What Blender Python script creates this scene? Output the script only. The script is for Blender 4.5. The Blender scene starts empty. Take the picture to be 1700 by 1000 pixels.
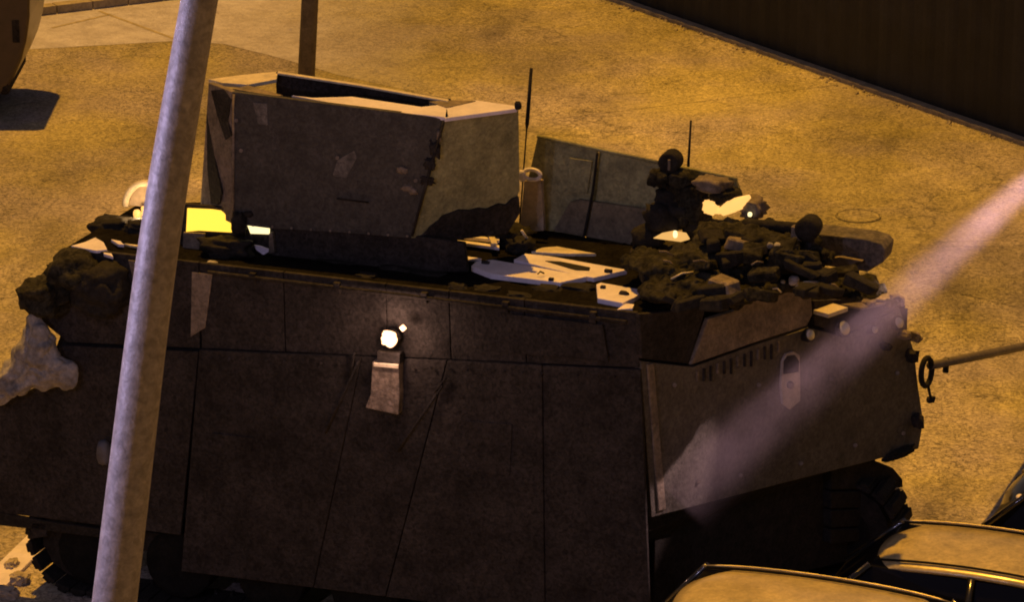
import bpy, bmesh, math, random
from mathutils import Vector, Matrix, noise, Quaternion
random.seed(7)
R = math.radians
S = bpy.context.scene
COL = S.collection

# ------------------------------------------------------------------ camera, light, exposure
CAMH, F, PITCH = 13.0, 5850.0, R(18)
cam_d = bpy.data.cameras.new('camera'); cam = bpy.data.objects.new('camera', cam_d); COL.objects.link(cam)
cam.location = (0, 0, CAMH); cam.rotation_euler = (R(90) - PITCH, 0, 0)
cam_d.sensor_width = 36; cam_d.lens = 36 * F / 1700; cam_d.clip_end = 2000; cam_d.clip_start = .1
S.camera = cam
SUN_AZ, SUN_EL = R(22), R(76)          # lamp light comes from beyond the vehicle, a little to the left
world = bpy.data.worlds.new('World'); S.world = world; world.use_nodes = True
wn, wl = world.node_tree.nodes, world.node_tree.links
sky = wn.new('ShaderNodeTexSky'); sky.sky_type = 'NISHITA'; sky.sun_disc = False
sky.sun_elevation = SUN_EL; sky.sun_rotation = -SUN_AZ
mixw = wn.new('ShaderNodeMix'); mixw.data_type = 'RGBA'; mixw.blend_type = 'MULTIPLY'
mixw.inputs[0].default_value = 1; mixw.inputs[7].default_value = (1.0, .60, .42, 1)   # town glow on the night sky
wl.new(sky.outputs[0], mixw.inputs[6]); wl.new(mixw.outputs[2], wn['Background'].inputs[0])
wn['Background'].inputs[1].default_value = 0.027
sd = bpy.data.lights.new('sun', 'SUN'); sun = bpy.data.objects.new('sun', sd); COL.objects.link(sun)
sd.energy = 2.6; sd.angle = R(1.0); sd.color = (1, .48, .045)
sdir = Vector((-math.sin(SUN_AZ) * math.cos(SUN_EL), math.cos(SUN_AZ) * math.cos(SUN_EL), math.sin(SUN_EL)))
sun.rotation_euler = sdir.to_track_quat('Z', 'Y').to_euler()
S.view_settings.view_transform = 'Standard'; S.view_settings.look = 'None'
S.view_settings.exposure = 0.48; S.view_settings.gamma = 1; S.view_settings.use_curve_mapping = False
S.render.engine = 'CYCLES'; S.cycles.use_denoising = True; S.cycles.max_bounces = 6
S.cycles.volume_bounces = 0
S.cycles.pixel_filter_type = 'BLACKMAN_HARRIS'; S.cycles.filter_width = 1.9

# ------------------------------------------------------------------ helpers
def ray(px, py):
    a = (px - 850) / F; b = -(py - 500) / F
    c, s = math.cos(PITCH), math.sin(PITCH)
    return Vector((a, c + b * s, -s + b * c))
CAMP = Vector((0, 0, CAMH))
def PZ(px, py, z):
    d = ray(px, py); return CAMP + d * ((z - CAMH) / d.z)
def PP(px, py, p0, n):
    d = ray(px, py); return CAMP + d * ((p0 - CAMP).dot(n) / d.dot(n))
A0 = Vector((1.12, 28.94, 0))
LD = Vector((math.cos(R(20)), -math.sin(R(20)), 0)); WD = Vector((math.sin(R(20)), math.cos(R(20)), 0))
def V(l, w, z): return A0 + LD * l + WD * w + Vector((0, 0, z))
def PW(px, py, w): return PP(px, py, V(0, w, 0), WD)
ZV = Vector((0, 0, 1))

WLOC = {}
def put(name, me, mat=None, parent=None, **props):
    vs = [v.co for v in me.vertices]
    c = sum(vs, Vector()) / max(1, len(vs))
    if parent is None:
        c = Vector((c.x, c.y, min(v.z for v in vs)))
    me.transform(Matrix.Translation(-c))
    o = bpy.data.objects.new(name, me); COL.objects.link(o)
    WLOC[o] = c
    if parent is not None:
        o.parent = parent; o.location = c - WLOC[parent]
    else:
        o.location = c
    if mat: me.materials.append(mat)
    for k, v in props.items(): o[k] = v
    return o
def thing(name, loc, label, cat, group=None):
    o = bpy.data.objects.new(name, None); COL.objects.link(o); o.location = loc; WLOC[o] = Vector(loc)
    o.empty_display_size = .2
    o['label'] = label; o['category'] = cat
    if group: o['group'] = group
    return o
def tag(o, label, cat, group=None):
    o['label'] = label; o['category'] = cat
    if group: o['group'] = group
    return o
class MB:
    def __init__(s): s.v = []; s.f = []
    def add(s, vs, fs):
        n = len(s.v); s.v += [Vector(v) for v in vs]; s.f += [tuple(i + n for i in f) for f in fs]; return s
    def prism(s, pts, off):
        n = len(pts); vs = list(pts) + [p + off for p in pts]
        fs = [tuple(range(n)), tuple(range(2 * n - 1, n - 1, -1))]
        fs += [(i, n + i, n + (i + 1) % n, (i + 1) % n) for i in range(n)]
        return s.add(vs, fs)
    def box(s, c, x, y, z, hx, hy, hz):
        c = Vector(c); p = [c - x * hx - y * hy - z * hz, c + x * hx - y * hy - z * hz, c + x * hx + y * hy - z * hz, c - x * hx + y * hy - z * hz]
        return s.prism(p, z * (2 * hz))
    def tube(s, path, r, seg=10, cap=True):
        path = [Vector(p) for p in path]; n = len(path)
        rs = r if isinstance(r, (list, tuple)) else [r] * n
        rings = []; up = None
        for i, p in enumerate(path):
            t = (path[min(i + 1, n - 1)] - path[max(i - 1, 0)]).normalized()
            if up is None: up = t.orthogonal().normalized()
            up = (up - t * up.dot(t)).normalized(); b = t.cross(up)
            rings.append([p + (up * math.cos(k * 2 * math.pi / seg) + b * math.sin(k * 2 * math.pi / seg)) * rs[i] for k in range(seg)])
        vs = [v for rg in rings for v in rg]; fs = []
        for i in range(n - 1):
            for k in range(seg):
                a, b2 = i * seg + k, i * seg + (k + 1) % seg
                fs.append((a, b2, b2 + seg, a + seg))
        if cap: fs += [tuple(range(seg))[::-1], tuple(range((n - 1) * seg, n * seg))]
        return s.add(vs, fs)
    def mesh(s, smooth=False, bevel=0, seg=2):
        me = bpy.data.meshes.new('m'); bm = bmesh.new()
        bv = [bm.verts.new(v) for v in s.v]
        for f in s.f:
            try: bm.faces.new([bv[i] for i in f])
            except ValueError: pass
        bmesh.ops.recalc_face_normals(bm, faces=bm.faces)
        if bevel:
            es = [e for e in bm.edges if e.is_manifold and e.calc_face_angle(0) > .5]
            bmesh.ops.bevel(bm, geom=es, offset=bevel, segments=seg, affect='EDGES', profile=.6)
        bm.to_mesh(me); bm.free()
        for p in me.polygons: p.use_smooth = smooth
        return me
def plate(name, pts, th, mat, parent, bevel=.008, out=None, **kw):
    """flat polygon of thickness th, its face at pts, the rest behind (away from the camera)"""
    n = Vector()
    for i in range(len(pts)):
        a, b = pts[i], pts[(i + 1) % len(pts)]; n += a.cross(b)
    n.normalize()
    ctr = sum(pts, Vector()) / len(pts)
    if n.dot(CAMP - ctr) < 0: n = -n
    return put(name, MB().prism(pts, -n * th).mesh(bevel=bevel), mat, parent, **kw)
def lump(name, c, ax, r, mat, parent=None, amp=.25, freq=3, sub=3, seed=0, flat=False, **kw):
    """uneven rounded body; r = radii along ax (three unit vectors)"""
    bm = bmesh.new(); bmesh.ops.create_icosphere(bm, subdivisions=sub, radius=1)
    for v in bm.verts:
        d = v.co.normalized()
        k = 1 + amp * noise.fractal(d * freq + Vector((seed * 7.3, seed, 0)), 1, 2, 4)
        q = Vector((abs(d.x) ** .75 * math.copysign(1, d.x), abs(d.y) ** .75 * math.copysign(1, d.y), abs(d.z) ** .75 * math.copysign(1, d.z))) * k
        v.co = Vector(c) + ax[0] * q.x * r[0] + ax[1] * q.y * r[1] + ax[2] * q.z * r[2]
    me = bpy.data.meshes.new('m'); bm.to_mesh(me); bm.free()
    for p in me.polygons: p.use_smooth = not flat
    return put(name, me, mat, parent, **kw)
def disc_pts(c, x, y, rx, ry, n=24, a0=0, a1=2 * math.pi):
    full = abs(a1 - a0 - 2 * math.pi) < 1e-6
    m = n if full else n + 1
    return [c + x * rx * math.cos(a0 + (a1 - a0) * i / n) + y * ry * math.sin(a0 + (a1 - a0) * i / n) for i in range(m)]

# ------------------------------------------------------------------ materials
def mat(name, col, rough=.7, metal=0, var=.3, scale=6, bump=.15, bscale=60, grain=0, col2=None, edge=None, randv=0, spec=.5, coat=0):
    m = bpy.data.materials.new(name); m.use_nodes = True; nt = m.node_tree; N, Lk = nt.nodes, nt.links
    b = N['Principled BSDF']; b.inputs['Roughness'].default_value = rough; b.inputs['Metallic'].default_value = metal
    b.inputs['Specular IOR Level'].default_value = spec
    if coat: b.inputs['Coat Weight'].default_value = coat; b.inputs['Coat Roughness'].default_value = .12
    g = N.new('ShaderNodeNewGeometry')
    n1 = N.new('ShaderNodeTexNoise'); n1.inputs['Scale'].default_value = scale; n1.inputs['Detail'].default_value = 8; n1.inputs['Roughness'].default_value = .65
    Lk.new(g.outputs['Position'], n1.inputs['Vector'])
    cr = N.new('ShaderNodeValToRGB'); cr.color_ramp.elements[0].position = .33; cr.color_ramp.elements[1].position = .68
    c = Vector(col); c2 = Vector(col2) if col2 else c * (1 + var)
    c1 = c * (1 - var)
    cr.color_ramp.elements[0].color = (*c1, 1); cr.color_ramp.elements[1].color = (*c2, 1)
    Lk.new(n1.outputs['Fac'], cr.inputs[0]); last = cr.outputs[0]
    if grain:
        n2 = N.new('ShaderNodeTexNoise'); n2.inputs['Scale'].default_value = 26; n2.inputs['Detail'].default_value = 4; n2.inputs['Distortion'].default_value = .8
        Lk.new(g.outputs['Position'], n2.inputs['Vector'])
        mr = N.new('ShaderNodeMapRange'); mr.inputs[1].default_value = .3; mr.inputs[2].default_value = .7
        mr.inputs[3].default_value = 1 - grain; mr.inputs[4].default_value = 1 + grain
        Lk.new(n2.outputs['Fac'], mr.inputs[0])
        mx = N.new('ShaderNodeVectorMath'); mx.operation = 'SCALE'; Lk.new(last, mx.inputs[0]); Lk.new(mr.outputs[0], mx.inputs['Scale']); last = mx.outputs[0]
    if randv:
        oi = N.new('ShaderNodeObjectInfo'); mr = N.new('ShaderNodeMapRange'); mr.inputs[3].default_value = 1 - randv; mr.inputs[4].default_value = 1 + randv
        Lk.new(oi.outputs['Random'], mr.inputs[0])
        mx = N.new('ShaderNodeVectorMath'); mx.operation = 'SCALE'; Lk.new(last, mx.inputs[0]); Lk.new(mr.outputs[0], mx.inputs['Scale']); last = mx.outputs[0]
    Lk.new(last, b.inputs['Base Color'])
    if bump:
        n3 = N.new('ShaderNodeTexNoise'); n3.inputs['Scale'].default_value = bscale; n3.inputs['Detail'].default_value = 5
        Lk.new(g.outputs['Position'], n3.inputs['Vector'])
        bp = N.new('ShaderNodeBump'); bp.inputs['Strength'].default_value = bump; bp.inputs['Distance'].default_value = .02
        Lk.new(n3.outputs['Fac'], bp.inputs['Height']); Lk.new(bp.outputs[0], b.inputs['Normal'])
    return m
def emit(name, col, st):
    m = bpy.data.materials.new(name); m.use_nodes = True; b = m.node_tree.nodes['Principled BSDF']
    b.inputs['Base Color'].default_value = (*[c_ * .15 for c_ in col], 1); b.inputs['Emission Color'].default_value = (*col, 1); b.inputs['Emission Strength'].default_value = st
    return m
M = {}
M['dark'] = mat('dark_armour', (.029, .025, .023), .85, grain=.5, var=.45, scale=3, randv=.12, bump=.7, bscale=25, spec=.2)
M['black'] = mat('black_steel', (.020, .018, .016), .85, grain=.4, scale=8, bump=.5, bscale=30, spec=.2)
M['olive'] = mat('olive_bounce_armour', (.27, .26, .13), .7, grain=.3, var=.35, scale=4, randv=.08, bump=.4, bscale=25)  # olive raised to hold bounce light on the box side and screen
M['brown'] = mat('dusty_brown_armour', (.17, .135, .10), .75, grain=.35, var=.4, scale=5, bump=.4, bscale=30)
M['brownpatch'] = mat('scraped_patch', (.05, .042, .036), .85, grain=.6, var=.5, scale=7, bump=.6, bscale=25)
M['pale'] = mat('sheen_pale_metal', (.78, .72, .80), .42, grain=.06, var=.14, scale=4, bump=.15, bscale=12)  # pale tone puts the lamp reflection on the lids into the colour
M['palebar'] = mat('worn_bar_metal', (.66, .58, .42), .4, grain=.1, var=.2, scale=8)
M['net'] = mat('camouflage_cloth', (.026, .024, .017), .95, grain=.6, var=.7, scale=9, bump=.8, bscale=20, spec=.15)
M['rubber'] = mat('black_rubber', (.010, .010, .009), .9, grain=.3, spec=.1)
M['cloth'] = mat('grey_white_cloth', (.26, .245, .235), .9, grain=.2, var=.5, scale=7, bump=.6, bscale=9)
M['chrome'] = mat('lamp_reflector', (.6, .58, .52), .25, metal=.6, bump=0)
M['pole'] = mat('galvanised_pole', (.25, .235, .24), .55, metal=.25, grain=.25, var=.25, scale=14, bump=.15, bscale=60)
M['pole2'] = mat('brown_pole_paint', (.12, .10, .08), .6, grain=.2)
M['van'] = mat('brown_van_paint', (.07, .046, .03), .4, var=.15, grain=.06, coat=.3)
M['wall'] = mat('dark_sheet_metal', (.013, .0135, .018), .7, grain=.3, var=.5, scale=2, randv=.2)
M['concrete'] = mat('pale_concrete', (.56, .55, .75), .85, grain=.12, var=.13, scale=2, bump=.3, bscale=30)
M['kerb'] = mat('kerb_stone', (.36, .31, .25), .85, grain=.15)
M['silver'] = mat('silver_car_paint', (.50, .41, .20), .38, metal=.15, var=.3, scale=3, grain=.2, coat=.5, bump=0)
M['sand'] = mat('beige_car_paint', (.52, .43, .22), .35, metal=.1, var=.25, scale=3, grain=.15, coat=.5, bump=0)
M['blackpaint'] = mat('black_car_paint', (.012, .012, .013), .2, metal=0, var=.1, coat=1, bump=0)
M['glass'] = mat('dark_car_glass', (.006, .006, .007), .35, var=.1, bump=0, spec=.03)
M['trim'] = mat('chrome_trim', (.32, .27, .16), .4, metal=.7, bump=0)
M['yglow'] = emit('gap_glow_yellow', (1, .56, .055), 1.25)  # glow stands in for bright lit surfaces seen through the gap
M['wglow'] = emit('pale_glow', (1, .80, .38), 1.2)  # glow for a bright gap, a lid knob and a small lamp
M['dimglow'] = emit('lid_glow', (1, .54, .15), .62)  # emission brightens the shaded hatch lid
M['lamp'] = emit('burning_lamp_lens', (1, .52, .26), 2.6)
M['amber'] = emit('amber_glow', (1, .50, .13), .95)  # emission stands in for lamp light on sleeves, hinges and a deck spot

def ground_mat(kk=1.0):
    m = bpy.data.materials.new('worn_asphalt'); m.use_nodes = True; nt = m.node_tree; N, Lk = nt.nodes, nt.links
    b = N['Principled BSDF']; b.inputs['Roughness'].default_value = .82; b.inputs['Specular IOR Level'].default_value = .35
    g = N.new('ShaderNodeNewGeometry')
    def nz(sc, det=6, ro=.6, vec=None, dist=0):
        n = N.new('ShaderNodeTexNoise'); n.inputs['Scale'].default_value = sc; n.inputs['Detail'].default_value = det
        n.inputs['Roughness'].default_value = ro; n.inputs['Distortion'].default_value = dist
        Lk.new(vec or g.outputs['Position'], n.inputs['Vector']); return n.outputs['Fac']
    def rng(s, a, b2, c, d):
        r = N.new("ShaderNodeMapRange"); r.clamp = (a, b2, c) != (0, 1, 0); r.inputs[1].default_value = a; r.inputs[2].default_value = b2; r.inputs[3].default_value = c; r.inputs[4].default_value = d
        Lk.new(s, r.inputs[0]); return r.outputs[0]
    def mul(a, b2):
        n = N.new('ShaderNodeMath'); n.operation = 'MULTIPLY'; Lk.new(a, n.inputs[0]); Lk.new(b2, n.inputs[1]); return n.outputs[0]
    mp = N.new('ShaderNodeMapping'); mp.inputs['Scale'].default_value = (1, .38, 1); mp.inputs['Rotation'].default_value = (0, 0, R(-20)); Lk.new(g.outputs['Position'], mp.inputs[0])
    big = rng(nz(.16, 4, .55), .36, .64, .66, 1.16)
    mid = rng(nz(.8, 8, .66, mp.outputs[0], .9), .33, .67, .70, 1.18)
    # worm-like fine cracking: thin bands of a distorted noise
    n = nz(8.5, 4, .62, None, 1.5)
    ab = N.new('ShaderNodeMath'); ab.operation = 'SUBTRACT'; Lk.new(n, ab.inputs[0]); ab.inputs[1].default_value = .5
    ab2 = N.new('ShaderNodeMath'); ab2.operation = 'ABSOLUTE'; Lk.new(ab.outputs[0], ab2.inputs[0])
    worm = rng(ab2.outputs[0], 0, .030, .22, 1.10)
    wmask = rng(nz(.5, 3), .34, .58, .35, 1)
    wm = N.new('ShaderNodeMix'); Lk.new(wmask, wm.inputs[0]); wm.inputs[2].default_value = 1; Lk.new(worm, wm.inputs[3])
    fine = rng(nz(19, 4, .62, None, .8), .3, .7, .55, 1.42)
    # long tyre-worn cracks
    vo = N.new('ShaderNodeTexVoronoi'); vo.feature = 'DISTANCE_TO_EDGE'; vo.inputs['Scale'].default_value = .42
    add = N.new('ShaderNodeVectorMath'); add.operation = 'ADD'
    nn = N.new('ShaderNodeTexNoise'); nn.inputs['Scale'].default_value = 2.2; nn.inputs['Detail'].default_value = 5; Lk.new(g.outputs['Position'], nn.inputs['Vector'])
    Lk.new(g.outputs['Position'], add.inputs[0]); Lk.new(nn.outputs['Color'], add.inputs[1]); Lk.new(add.outputs[0], vo.inputs['Vector'])
    crack = rng(vo.outputs['Distance'], 0, .016, .50, 1)
    cm = rng(nz(.45, 4), .46, .58, 0, 1)
    cmx = N.new('ShaderNodeMix'); Lk.new(cm, cmx.inputs[0]); cmx.inputs[2].default_value = 1; Lk.new(crack, cmx.inputs[3])
    stain = rng(nz(.55, 5, .5, mp.outputs[0]), .57, .70, 1, .52)
    f = mul(mul(mul(mul(mul(big, mid), wm.outputs[0]), fine), cmx.outputs[0]), stain)
    col = N.new('ShaderNodeMix'); col.data_type = 'RGBA'; Lk.new(rng(nz(.35, 4), .4, .6, 0, 1), col.inputs[0])
    col.inputs[6].default_value = (.44, .385, .22, 1); col.inputs[7].default_value = (.39, .34, .36, 1)
    mx = N.new('ShaderNodeVectorMath'); mx.operation = 'SCALE'; Lk.new(col.outputs[2], mx.inputs[0]); Lk.new(rng(f, 0, 1, 0, kk), mx.inputs['Scale'])
    Lk.new(mx.outputs[0], b.inputs['Base Color'])
    bp = N.new('ShaderNodeBump'); bp.inputs['Strength'].default_value = .55; bp.inputs['Distance'].default_value = .03
    ad = N.new('ShaderNodeMath'); Lk.new(nz(14, 6, .65), ad.inputs[0]); Lk.new(wm.outputs[0], ad.inputs[1])
    Lk.new(ad.outputs[0], bp.inputs['Height']); Lk.new(bp.outputs[0], b.inputs['Normal'])
    return m
M['ground'] = ground_mat()
M['lit_ground'] = ground_mat(1.0)  # paler, bluish tone paints whiter lamp light onto this ground
_N, _L = M['lit_ground'].node_tree.nodes, M['lit_ground'].node_tree.links; _b = _N['Principled BSDF']; _src = _b.inputs['Base Color'].links[0].from_socket
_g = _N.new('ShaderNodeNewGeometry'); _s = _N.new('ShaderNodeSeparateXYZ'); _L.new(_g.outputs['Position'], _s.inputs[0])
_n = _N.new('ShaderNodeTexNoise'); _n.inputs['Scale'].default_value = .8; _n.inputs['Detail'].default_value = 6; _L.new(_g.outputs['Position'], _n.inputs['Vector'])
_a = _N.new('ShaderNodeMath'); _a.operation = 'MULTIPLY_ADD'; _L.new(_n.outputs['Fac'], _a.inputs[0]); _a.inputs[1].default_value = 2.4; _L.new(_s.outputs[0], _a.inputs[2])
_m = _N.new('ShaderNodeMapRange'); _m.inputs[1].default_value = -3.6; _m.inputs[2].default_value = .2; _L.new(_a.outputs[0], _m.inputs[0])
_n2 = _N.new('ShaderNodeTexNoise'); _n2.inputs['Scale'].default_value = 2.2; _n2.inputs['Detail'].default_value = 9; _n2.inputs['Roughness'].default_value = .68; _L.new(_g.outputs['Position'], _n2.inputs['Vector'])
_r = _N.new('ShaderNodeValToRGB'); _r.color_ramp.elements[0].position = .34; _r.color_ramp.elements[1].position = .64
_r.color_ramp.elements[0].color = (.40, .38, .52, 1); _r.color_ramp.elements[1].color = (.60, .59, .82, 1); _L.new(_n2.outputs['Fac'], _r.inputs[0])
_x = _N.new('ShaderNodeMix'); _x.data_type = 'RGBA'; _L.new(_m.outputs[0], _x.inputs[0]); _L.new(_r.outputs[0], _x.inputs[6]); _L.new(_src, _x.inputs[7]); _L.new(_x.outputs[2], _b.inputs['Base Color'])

# ------------------------------------------------------------------ the setting
def sheet(name, pts, z, mt, **kw):
    return put(name, MB().add([Vector((p.x, p.y, z)) for p in pts], [tuple(range(len(pts)))]).mesh(), mt, None, **kw)
g = [Vector((-400, -100, 0)), Vector((400, -100, 0)), Vector((400, 900, 0)), Vector((-400, 900, 0))]
sheet('ground', g, 0, M['ground'], kind='structure')
ap = [PZ(x, y, 0) for x, y in ((-200, 92), (85, 80), (290, 68), (372, 73), (560, 124), (760, 176), (905, 160), (780, 60), (620, -60), (300, -170), (-200, -90))]
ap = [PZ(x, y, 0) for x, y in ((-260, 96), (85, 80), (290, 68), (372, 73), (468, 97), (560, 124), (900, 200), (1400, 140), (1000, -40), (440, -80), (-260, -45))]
sheet('lit_ground_sheet', ap, .004, M['lit_ground'], kind='structure')
for (xa, ya, xb, yb) in ((165, 18, 300, 68), (86, 46, 180, 24)):
    a_, b_ = PZ(xa, ya, .006), PZ(xb, yb, .006); d_ = (b_ - a_).normalized().cross(ZV) * .03
    sheet('pavement_joint', [a_ - d_, b_ - d_, b_ + d_, a_ + d_], .008, M['kerb'], kind='structure')
dk = ground_mat(.78)
sheet('asphalt_patch', [PZ(x, y, 0) for x, y in ((1380, 398), (1500, 404), (1600, 409), (1820, 404), (1950, 470), (1820, 540), (1640, 500), (1520, 470), (1440, 430))], .004, dk, kind='structure')
# raised kerb along the top left, in straight stones
kerb = thing('kerb', PZ(100, 14, 0), 'pale raised kerb crossing the top left corner beyond the paler lit ground', 'kerb')
k0, k1 = PZ(86, 24, 0), PZ(330, -6, 0); kd = (k1 - k0).normalized(); kn = kd.cross(ZV)
k0 = k0 - kd * 3; nks = 9; ln = (k1 - k0).length / nks
for i in range(nks):
    c = k0 + kd * (ln * (i + .5)) - kn * .12
    put('kerb_stone', MB().box(c + Vector((0, 0, .07)), kd, kn, ZV, ln / 2 - .008, .12, .07).mesh(bevel=.012), M['kerb'], kerb)

# manhole
mc = PZ(1425, 359, .006); mh = thing('manhole', mc - ZV * .006, 'round manhole cover set in the lit ground beyond the front of the vehicle', 'manhole cover')
put('frame', MB().tube([mc - ZV * .005 + Vector((.285 * math.cos(a * math.pi / 16), .285 * math.sin(a * math.pi / 16), .006)) for a in range(33)], .014, 6, cap=False).mesh(), dk, mh)
put('lid', MB().prism(disc_pts(mc, Vector((1, 0, 0)), Vector((0, 1, 0)), .265, .265, 28), ZV * .008).mesh(), M['ground'], mh)

# sheet-metal fence along the top right
w0, w1 = PZ(1010, -4, 0), PZ(1710, 241, 0); wd = (w1 - w0).normalized(); wnm = Vector((wd.y, -wd.x, 0))
if wnm.y > 0 and wnm.x > 0: pass
inward = wnm if wnm.dot(CAMP - w0) > 0 else -wnm
w0 = w0 - wd * 3.0; length = (w1 - w0).length + 1.2
fence = thing('sheet_metal_fence', w0, 'tall dark corrugated metal fence along the far right edge of the lot', 'fence')
pw = 1.0; npan = int(length / pw) + 1
def corr(i):
    mb = MB(); n = 10; vs = []; h = 5.2
    prof = []
    for k in range(n + 1):
        t = (k / n) * (pw + .01)
        d = (0, .014, .014, 0, 0)[k % 5] if k < n else 0
        prof.append((t, d))
    for z in (0.0, h):
        for t, d in prof: vs.append(w0 + wd * (i * pw + t) - inward * (.10 - d) + ZV * z)
    for z in (0.0, h):
        for t, d in prof: vs.append(w0 + wd * (i * pw + t) - inward * (.104 - d) + ZV * z)
    m = n + 1
    for k in range(n): mb.f.append((k, k + 1, m + k + 1, m + k)); mb.f.append((2 * m + k, 3 * m + k, 3 * m + k + 1, 2 * m + k + 1))
    mb.v = vs; return mb
for i in range(npan):
    put('panel', corr(i).mesh(), M['wall'], fence)
    if i % 2 == 0: put('post', MB().box(w0 + wd * (i * pw) - inward * .16 + ZV * 2.6, wd, inward, ZV, .04, .04, 2.6).mesh(), M['black'], fence)
put('base_strip', MB().box(w0 + wd * (length / 2) + inward * .02 + ZV * .03, wd, inward, ZV, length / 2, .09, .03).mesh(bevel=.01), M['kerb'], fence)
# weeds and rubble along its foot
mb = MB()
for i in range(200):
    p = w0 + wd * random.uniform(0, length) + inward * (.12 + abs(random.gauss(0, .10)))
    s = random.uniform(.008, .026); x = Vector((random.random(), random.random(), random.random())).normalized(); y = x.orthogonal().normalized()
    mb.box(p + ZV * s * .4, x, y, x.cross(y), s, s * .8, s * .6)
tag(put('gravel', mb.mesh(), M['kerb'], None, kind='stuff'), 'loose stones along the foot of the metal fence', 'gravel')

# far pole behind the vehicle
fp = PZ(498, 345, 0); fp = Vector((PZ(505, 200, 0).x, PZ(505, 200, 0).y, 0))
ft = PP(527, -260, fp, Vector((0, 1, 0)))
pole2 = thing('thin_pole', fp, 'thin dark pole standing on the lot behind the vehicle roof box', 'pole')
put('shaft', MB().tube([fp, ft], [.125, .115], 14).mesh(True), M['pole2'], pole2)
put('base_flange', MB().tube([fp, fp + ZV * .04], .24, 14).mesh(), M['pole2'], pole2)

# ------------------------------------------------------------------ armoured vehicle
veh = thing('armoured_vehicle', V(-2.5, 1.8, 0), 'dark tracked armoured carrier with a tall open armoured box on its roof', 'armoured vehicle')
ZD = 3.46
# front plate plane from near corner A to B
Ab = V(0, 0, 0); Bp = PZ(1525, 745, 1.2); Bv = Vector((Bp.x, Bp.y, 0)); FD = (Bv - Ab).normalized(); FN = Vector((FD.y, -FD.x, 0))
def PF(px, py, off=0): return PP(px, py, Ab + FN * off, FN)
RL = -5.75                                     # rear end along the length
# core body (prism in plan), behind all plates
def core():
    inn = .07
    a = V(-.04, inn, 0) - FN * .05; b = Bv - FN * .1 - FD * .12
    fl = [a, b, V(1.2, 3.5, 0), V(-6.2, 3.5, 0), V(-6.2, inn, 0)]
    top = [a + ZV * (ZD - .06), b + ZV * 2.62, V(.8, 3.5, 2.62), V(-5.2, 3.5, ZD - .25), V(-5.35, inn, ZD - .1)]
    mid = [p + ZV * 1.35 for p in fl]
    low = [V(-.5, .62, .55), V(.75, 2.9, .55), V(.75, 2.9, .55), V(-5.6, 2.9, .55), V(-5.6, .62, .55)]
    n = 5; mb = MB(); vs = low + mid + top; fs = [tuple(range(n))[::-1], tuple(range(2 * n, 3 * n))]
    for k in (0, n):
        for i in range(n): fs.append((k + i, k + (i + 1) % n, k + n + (i + 1) % n, k + n + i))
    mb.add(vs, fs); return mb
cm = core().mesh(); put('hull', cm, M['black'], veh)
# side armour plates in two rows with slanted seams
def ytop(x): return 410 + .1146 * (x - 100)
def ymid(x): return 568 + .045 * (x - 100)
def ybot(x): return 852 + .125 * x
topx = [112, 330, 470, 640, 745, 870, 1058]
rows = []
for i in range(6):
    x0, x1 = topx[i] + .7, topx[i + 1] - .7
    q = [(x0, ytop(x0)), (x1, ytop(x1)), (x1 + 4, ymid(x1)), (x0 + 4 if i else 62, ymid(x0))]
    if i == 0: q = [(112, 412), (x1, ytop(x1)), (x1 + 2, ymid(x1)), (112, ymid(112)), (52, 520), (50, 470), (100, 450)]
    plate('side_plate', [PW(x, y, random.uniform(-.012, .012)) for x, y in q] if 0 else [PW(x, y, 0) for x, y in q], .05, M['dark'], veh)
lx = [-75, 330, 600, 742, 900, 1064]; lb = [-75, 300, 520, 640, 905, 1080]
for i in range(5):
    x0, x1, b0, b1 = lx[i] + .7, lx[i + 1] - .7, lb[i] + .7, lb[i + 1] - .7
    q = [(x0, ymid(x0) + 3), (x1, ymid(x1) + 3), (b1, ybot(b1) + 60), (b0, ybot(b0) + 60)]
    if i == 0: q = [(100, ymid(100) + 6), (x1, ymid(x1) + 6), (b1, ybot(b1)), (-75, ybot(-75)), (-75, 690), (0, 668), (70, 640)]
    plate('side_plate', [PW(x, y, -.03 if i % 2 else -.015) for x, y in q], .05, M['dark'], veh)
for q_ in (((352, 720), (420, 728), (416, 752), (350, 744)), ((830, 520), (1000, 540), (1010, 600), (826, 585)), ((770, 700), (850, 706), (846, 790), (760, 780))):
    plate('repair_plate', [PW(x, y, -.045) for x, y in q_], .014, M['dark'], veh, bevel=.003)
# upper side rail, brackets and bolts
put('rail', MB().tube([PW(345, 452, -.04), PW(1040, 535, -.04)], .018, 8).mesh(True), M['dark'], veh)
for x in (420, 560, 705, 840, 985):
    put('bracket', MB().box(PW(x, ytop(x) + 15, -.02), LD, WD, ZV, .03, .03, .05).mesh(bevel=.006), M['dark'], veh)
for i in range(24):
    x = 350 + i * 30.5
    put('bolt', MB().tube([PW(x, ymid(x) + 16, -.04), PW(x, ymid(x) + 16, -.05)], .014, 6).mesh(), M['dark'], veh)
# lighter scraped side patch plates
plate('repair_plate', [PW(x, y, -.02) for x, y in ((212, 432), (258, 438), (262, 500), (225, 480))], .02, M['brown'], veh)
plate('repair_plate', [PW(x, y, -.02) for x, y in ((318, 452), (352, 456), (340, 545), (316, 560))], .02, M['brown'], veh)

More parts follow.
